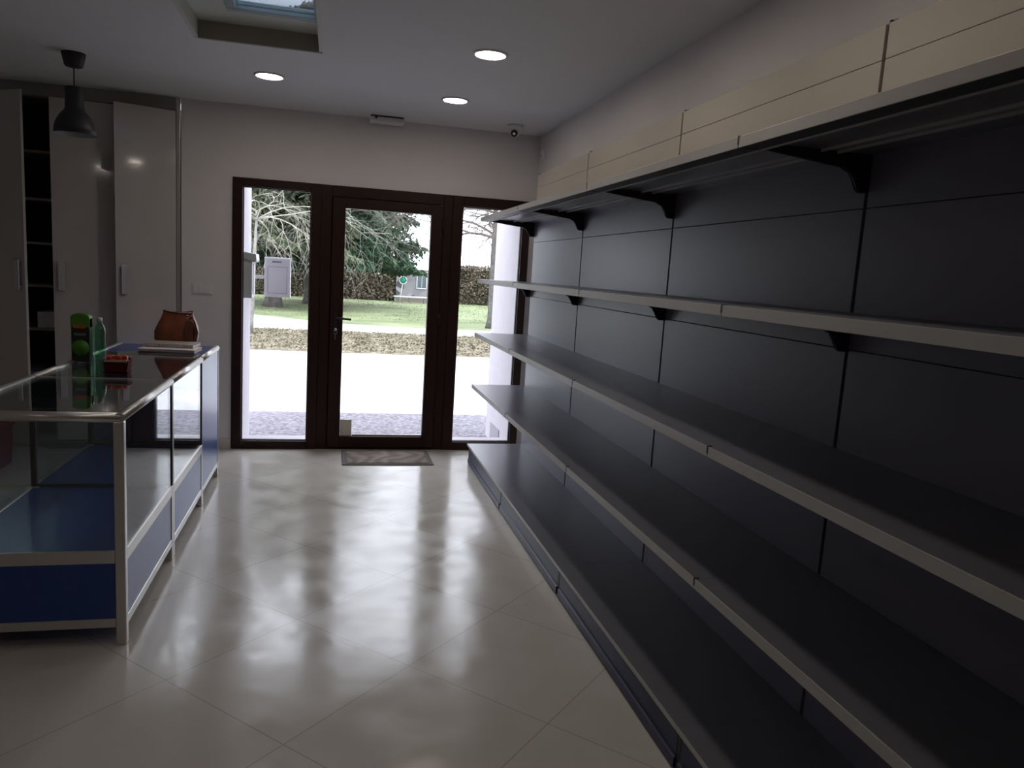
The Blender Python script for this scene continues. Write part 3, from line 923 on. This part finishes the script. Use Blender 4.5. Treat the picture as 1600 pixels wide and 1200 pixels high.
# ------------------------------------------------------------------ shelving run on the right
XB, XF = 1.4975, 1.074
SHZ = [0.635, 1.040, 1.4505, 1.9125]
DECK = 0.158


def bracket_poly(z):
    """x,z outline of a cantilever bracket under a shelf whose top is at z"""
    return [(XB, z - 0.004), (XB, z - 0.118), (XB - 0.030, z - 0.118), (XB - 0.042, z - 0.108), (XB - 0.050, z - 0.090), (XB - 0.066, z - 0.066),
            (XB - 0.095, z - 0.052), (XB - 0.150, z - 0.047), (XF + 0.090, z - 0.028), (XF + 0.050, z - 0.024), (XF + 0.050, z - 0.006)]


def shelving_bay(y0, y1, label):
    """y0 nearer the viewer, y1 nearer the door"""
    org = (1.3, (y0 + y1) / 2, 0)
    t = thing('shelving_bay', label, 'shelving', org, 'grey metal shelving bays along the right wall')
    g = 0.007
    # back panels, one per row
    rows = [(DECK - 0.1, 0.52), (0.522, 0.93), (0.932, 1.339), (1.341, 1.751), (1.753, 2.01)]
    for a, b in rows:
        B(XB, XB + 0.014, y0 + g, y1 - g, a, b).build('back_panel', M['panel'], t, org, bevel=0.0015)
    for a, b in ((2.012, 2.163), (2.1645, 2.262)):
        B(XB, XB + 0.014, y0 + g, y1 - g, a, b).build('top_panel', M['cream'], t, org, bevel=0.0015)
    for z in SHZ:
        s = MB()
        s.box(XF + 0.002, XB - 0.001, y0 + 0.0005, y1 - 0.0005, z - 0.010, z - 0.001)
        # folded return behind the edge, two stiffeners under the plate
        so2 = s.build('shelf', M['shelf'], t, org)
        rg_ = MB()
        rg_.box(XF + 0.066, XF + 0.072, y0 + 0.006, y1 - 0.006, z - 0.033, z - 0.027)
        rg_.box(XB - 0.117, XB - 0.112, y0 + 0.006, y1 - 0.006, z - 0.018, z - 0.010)
        rg_.box(XB - 0.170, XB - 0.165, y0 + 0.006, y1 - 0.006, z - 0.018, z - 0.010)
        rg_.build('stiffener', M['lip'], so2, org)
        B(XF + 0.003, XF + 0.066, y0 + 0.006, y1 - 0.006, z - 0.029, z - 0.005).build('edge_shade', M['bracket'], so2, org)  # dark filler; its colour stands for shade in the hollow behind the edge
        e = MB()
        e.box(XF - 0.001, XF + 0.0025, y0 + 0.0015, y1 - 0.0015, z - 0.031, z)
        e.build('front_edge', M['lip'], so2, org, bevel=0.001)
        clip = MB()
        clip.box(XF - 0.002, XF + 0.012, y0 - 0.0035, y0 + 0.0045, z - 0.022, z + 0.002)
        clip.build('edge_clip', M['post'], so2, org)
    for z in SHZ:
        MB().prism_y(bracket_poly(z), y0 + 0.0025, y0 + 0.0065).build('bracket', M['bracket'], t, org)
        MB().prism_y(bracket_poly(z), y1 - 0.0065, y1 - 0.0025).build('bracket', M['bracket'], t, org)
    # base deck with its folded edge, plinth and the levelling rail
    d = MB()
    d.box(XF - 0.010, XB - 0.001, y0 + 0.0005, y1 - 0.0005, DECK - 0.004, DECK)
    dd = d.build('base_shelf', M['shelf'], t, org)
    e = MB()
    e.box(XF - 0.013, XF - 0.010, y0 + 0.002, y1 - 0.002, DECK - 0.016, DECK + 0.001)
    e.build('front_edge', M['lip'], dd, org, bevel=0.001)
    k_ = MB()
    k_.box(XF + 0.004, XF + 0.010, y0 + 0.014, y1 - 0.014, 0.040, DECK - 0.008)
    k_.prism_y([(XF + 0.008, 0.046), (XF - 0.004, 0.040), (XF - 0.004, 0.008), (XF + 0.008, 0.004)], y0 + 0.014, y1 - 0.014)
    k_.build('plinth', M['navy'], t, org)
    for yy in (y0, y1):
        f = MB()
        f.box(XF + 0.004, XB, yy - 0.010 if yy == y1 else yy, yy if yy == y1 else yy + 0.010, 0.0, DECK - 0.006)
        f.build('base_foot', M['post'], t, org)
    return t


def upright(y, label):
    org = (XB + 0.05, y, 0)
    u = MB()
    u.box(XB + 0.016, XB + 0.076, y - 0.016, y + 0.016, 0.0, 2.272)
    u.box(XB + 0.008, XB + 0.016, y - 0.0035, y + 0.0035, 0.0, 2.272)
    o = u.build('shelving_upright', M['post'], org=org)
    tag(o, label, 'upright', 'uprights of the shelving run')


YS = [5.725, 4.531, 3.240, 1.949, 0.658]
labs = ['shelving bay at the entrance end of the run, beside the glass door',
        'second shelving bay from the entrance along the right wall',
        'third shelving bay from the entrance, between the second and the nearest',
        'shelving bay nearest the viewer, cut off by the right edge of the picture']
for i in range(4):
    shelving_bay(YS[i + 1], YS[i], labs[i])
ul = ['slim dark upright at the entrance end of the shelving', 'slim dark upright between the first and second bays from the entrance',
      'slim dark upright between the second and third bays from the entrance', 'slim dark upright between the third bay and the nearest one',
      'slim dark upright closing the near end of the shelving']
for y, lab in list(zip(YS, ul))[:4]:
    upright(y, lab)

# ------------------------------------------------------------------ outside: mailboxes
MY = D + 0.74
m1 = (-0.47, MY, 1.18)
mb1 = thing('mailbox', 'flat white rectangular mailbox outside the left side light', 'mailbox', m1)
B(-0.583, -0.365, MY + 0.005, MY + 0.085, 1.177, 1.521).build('box_body', M['mailbox'], mb1, m1, bevel=0.004)
B(-0.574, -0.374, MY, MY + 0.005, 1.186, 1.512).build('back_plate', M['mailbox'], mb1, m1, bevel=0.002)
seam = MB()
for q in ((-0.555, -0.552, 1.21, 1.44), (-0.396, -0.393, 1.21, 1.44), (-0.555, -0.393, 1.438, 1.441), (-0.555, -0.393, 1.21, 1.213)):
    seam.box(q[0], q[1], MY - 0.0015, MY + 0.0002, q[2], q[3])
seam.box(-0.52, -0.44, MY - 0.0015, MY + 0.0002, 1.475, 1.488)
seam.build('seam', M['mailbox_seam'], mb1, m1)
B(-0.700, -0.583, MY + 0.02, MY + 0.05, 1.33, 1.36).build('fixing_bracket', M['alu'], mb1, m1)
m2 = (-0.70, D + 0.16, 1.19)
mb2 = thing('mailbox', 'white lidded mailbox fixed on the left entrance reveal', 'mailbox', m2)
B(-0.700, -0.618, D + 0.09, D + 0.30, 1.190, 1.500).build('box_body', M['mailbox'], mb2, m2, bevel=0.006)
MB().prism_y([(-0.700, 1.500), (-0.600, 1.470), (-0.585, 1.480), (-0.590, 1.535), (-0.700, 1.552)], D + 0.075, D + 0.315).build('lid', M['mailbox'], mb2, m2, bevel=0.004)
B(-0.619, -0.611, D + 0.13, D + 0.26, 1.22, 1.46).build('box_door', M['white_plastic'], mb2, m2, bevel=0.002)

# ------------------------------------------------------------------ outside: ground
def ground(name, y0, y1, m, label, top=GZ, x0=-40, x1=60):
    struct(B(x0, x1, y0, y1, top - 0.3, top).build(name, M[m]), label, 'ground')


ground('gravel_strip', D + 0.12, 8.25, 'gravel', 'grey gravel strip outside the entrance')
ground('forecourt', 8.25, 9.6, 'concrete', 'pale patchy concrete edge of the road')
ground('road', 9.6, 14.0, 'asphalt', 'bright pale road in front of the shop')
ground('verge', 14.0, 18.4, 'verge', 'dry brown verge between road and footpath', GZ + 0.01)
ground('footpath', 18.4, 24.0, 'path', 'pale footpath beside the lawn')
struct(MB().prism_z([(-40, 44), (-2.17, 22.9), (0.2, 20.9), (2.0, 20.6), (60, 20.6), (60, 90), (-40, 90)], GZ - 0.3, GZ + 0.01).build('lawn', M['grass']),
       'pale green park lawn beyond the path', 'ground')
rng = random.Random(3)
for x0, x1, y in ((-3.5, 5.0, 9.55),):
    pass


def leaf_cloud(n, pick, size, droop=0.0, seed=1, aspect=0.35):
    r = random.Random(seed)
    mb = MB()
    vs, fs = [], []
    for i in range(n):
        p = Vector(pick(r))
        s = size * r.uniform(0.6, 1.4)
        a = r.uniform(0, 2 * PI)
        d = Vector((math.cos(a), math.sin(a), r.uniform(-0.8, 0.4) - droop)).normalized()
        u = d.cross(Vector((r.uniform(-1, 1), r.uniform(-1, 1), r.uniform(-1, 1)))).normalized() * s * aspect
        o = len(vs)
        vs += [p, p + d * s * 0.5 + u, p + d * s, p + d * s * 0.5 - u]
        fs.append((o, o + 1, o + 2, o + 3))
    return mb.add(vs, fs)


# verge litter: dry leaves and tufts, nobody could count them
vg = leaf_cloud(14000, lambda r: (r.uniform(-4, 7), r.uniform(14.0, 18.4), GZ + 0.012), 0.05, -0.4, 11, 0.3)
tag(vg.build('dry_grass', M['verge']), 'dry grass tufts and leaf litter on the verge', 'dry grass', kind='stuff')
lg = leaf_cloud(7000, lambda r: (r.uniform(-6, 11), 23.0 + 13 * r.random() ** 1.2, GZ + 0.012), 0.05, -0.9, 12, 0.2)
tag(lg.build('lawn_grass', M['grass']), 'short pale green grass blades on the lawn', 'grass', kind='stuff')


# hedges
def hedge(name, x0, x1, y, h, label, seed, n=5000, mat_='hedge'):
    org = ((x0 + x1) / 2, y, GZ)
    t = thing(name, label, 'hedge', org)
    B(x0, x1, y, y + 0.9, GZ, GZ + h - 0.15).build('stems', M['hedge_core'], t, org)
    lc_ = leaf_cloud(n, lambda r: (r.uniform(x0, x1), y + r.uniform(-0.22, 0.35), GZ + r.uniform(0.0, h) ** 1.0 + r.uniform(-0.05, 0.10)), 0.11, -0.2, seed, 0.4)
    lc_.build('foliage', M[mat_], t, org)


hedge('hedge', -7.0, 2.85, 36.2, 1.36, 'long clipped brown green hedge behind the lawn, left of the stone hut', 21, 22000)
hedge('hedge', 5.2, 9.5, 36.6, 1.85, 'taller unclipped hedge right of the stone hut', 22, 14000)

# stone hut with window
h_o = (4.0, 36.2, GZ)
hut = thing('stone_hut', 'low stone hut with a small window beyond the lawn', 'hut', h_o)
B(2.88, 5.15, 36.0, 38.0, GZ, 1.33).build('stone_wall', M['stone'], hut, h_o)
MB().prism_y([(2.78, 1.33), (5.25, 1.36), (5.25, 1.46), (3.5, 1.44), (2.78, 1.38)], 35.9, 38.1).build('roof', M['slate'], hut, h_o)
hw = B(3.86, 4.30, 35.97, 36.02, 0.62, 1.22).build('window', M['glass_dark'], hut, h_o)
wf = MB()
for q in ((3.83, 3.87, 0.58, 1.26), (4.29, 4.33, 0.58, 1.26), (4.07, 4.09, 0.62, 1.22), (3.83, 4.33, 0.55, 0.60)):
    wf.box(q[0], q[1], 35.95, 36.0, q[2], q[3])
wf.build('window_frame', M['white_paint'], hw, h_o)
B(2.86, 5.17, 35.96, 36.0, GZ, 0.12).build('base_course', M['slate'], hut, h_o)
# round green sign on a pale post
s_o = (3.17, 35.7, GZ)
sg = thing('round_sign', 'round green sign on a pale post in front of the stone hut', 'sign', s_o)
MB().lathe([(0.17, 0), (0.17, 0.03)], (3.17, 35.66, 0.92), 24, axis='y').build('sign_disc', M['green_paint'], sg, s_o)
rr = MB()
rr.tube([(3.17 + 0.17 * math.cos(a), 35.65, 0.92 + 0.17 * math.sin(a)) for a in [2 * PI * i / 24 for i in range(25)]], 0.022, 6)
rr.build('rim', M['white_paint'], sg, s_o)
MB().tube([(3.16, 35.7, 0.76), (3.05, 35.7, GZ)], 0.022, 6).build('post', M['white_paint'], sg, s_o)
# low white bench in front of the hut
b_o = (3.6, 35.0, GZ)
bn = thing('park_bench', 'low pale backless bench in front of the stone hut', 'bench', b_o)
B(2.72, 4.85, 34.85, 35.2, 0.16, 0.21).build('seat', M['white_paint'], bn, b_o)
for xx in (2.75, 3.42, 4.1, 4.75):
    B(xx, xx + 0.06, 34.9, 35.15, GZ, 0.16).build('leg', M['bark_pale'], bn, b_o)


# ------------------------------------------------------------------ outside: trees
def conifer(x, y, label, seed, radius, zbot, ztop, mat_, tr=0.28, n=9000, cx=0.0):
    org = (x, y, GZ)
    t = thing('conifer_tree', label, 'conifer', org)
    MB().tube([(x, y, GZ), (x + 0.03, y, GZ + 0.25), (x, y, 2.5), (x, y, ztop)], [tr * 1.25, tr, tr * 0.8, 0.05], 12).build('trunk', M['bark'], t, org)

    def pick(r):
        # foliage in drooping whorls
        zz = zbot + (ztop - zbot) * r.random() ** 1.4
        fr = (1 - (zz - zbot) / (ztop - zbot + 0.5)) ** 0.5
        a = r.uniform(0, 2 * PI)
        lobes = 0.82 + 0.14 * math.sin(5 * a + seed) + 0.10 * math.sin(11 * a + zz * 5)
        rad = radius * fr * lobes * (r.random() ** 0.28)
        dz = -0.22 * (rad / radius) ** 2 + 0.18 * math.sin(zz * 6 + 3 * a)
        return (x + cx + rad * math.cos(a), y + rad * math.sin(a), zz + dz)
    leaf_cloud(n, pick, 0.23, 0.6, seed, 0.20).build('foliage', M[mat_], t, org)


conifer(-2.0, 27.0, 'dark conifer with a thick trunk behind the white mailbox', 31, 3.6, 1.95, 9.0, 'fir2', 0.29, 60000)
conifer(-0.95, 30.0, 'broad dark green conifer seen through the door glass', 32, 4.6, 1.62, 10.5, 'fir', 0.17, 110000, 0.0)


def bare_tree(x, y, label, seed, r0, height, spread, mat_, mat_t, limbs=10, weep=0.5, lean=(0, 0), levels=3, base_z=1.9):
    org = (x, y, GZ)
    t = thing('bare_tree', label, 'bare tree', org)
    r = random.Random(seed)
    top = Vector((x + lean[0], y + lean[1], height))
    tk = MB().tube([(x, y, GZ), (x + 0.02, y, GZ + 0.3), (x + lean[0] * 0.5, y + lean[1] * 0.5, height * 0.5), top], [r0 * 1.3, r0, r0 * 0.85, r0 * 0.45], 10)
    tk.build('trunk', M[mat_t], t, org)
    br = MB()

    def grow(p, d, length, rad, lev):
        pts = [p]
        rads = [rad]
        n = 7
        q = p.copy()
        dd = d.copy()
        for i in range(n):
            f = i / n
            dd = (dd + Vector((r.uniform(-0.32, 0.32), r.uniform(-0.32, 0.32), r.uniform(-0.28, 0.28) - weep * 0.30 * (1 if f < 0.75 else -1.6)))).normalized()
            q = q + dd * length / n
            pts.append(q.copy())
            rads.append(rad * (1 - 0.8 * (i + 1) / n))
            if lev > 0 and i >= 1:
                for _ in range(r.choice((1, 1, 2)) if lev > 1 else r.choice((1, 2))):
                    a = Vector((r.uniform(-1, 1), r.uniform(-1, 1), r.uniform(-0.5, 0.7)))
                    nd = (dd * 0.8 + a * 0.75).normalized()
                    grow(q, nd, length * r.uniform(0.38, 0.6), rads[-1] * 0.62 + 0.001, lev - 1)
        br.tube(pts, rads, 5)
    for i in range(limbs):
        a = 2 * PI * i / limbs + r.uniform(-0.3, 0.3)
        f = r.uniform(0.55, 1.0)
        p = Vector((x + lean[0] * f, y + lean[1] * f, height * f if height * f > base_z else base_z))
        d = Vector((math.cos(a), math.sin(a), r.uniform(0.3, 0.9))).normalized()
        grow(p, d, spread * r.uniform(0.7, 1.1), r0 * 0.34, levels)
    br.build('branches', M[mat_], t, org)


bare_tree(-1.70, 17.0, 'bare tree with pale arching twigs above the mailboxes', 41, 0.045, 2.5, 2.6, 'twig', 'bark_pale', 13, 0.42, (0.1, 0), 2, 2.3)
bare_tree(4.46, 21.4, 'bare slender tree trunk beside the right entrance pillar', 43, 0.115, 4.2, 2.6, 'twig_dark', 'bark_grey', 26, 0.12, (0.0, 0), 3, 1.5)
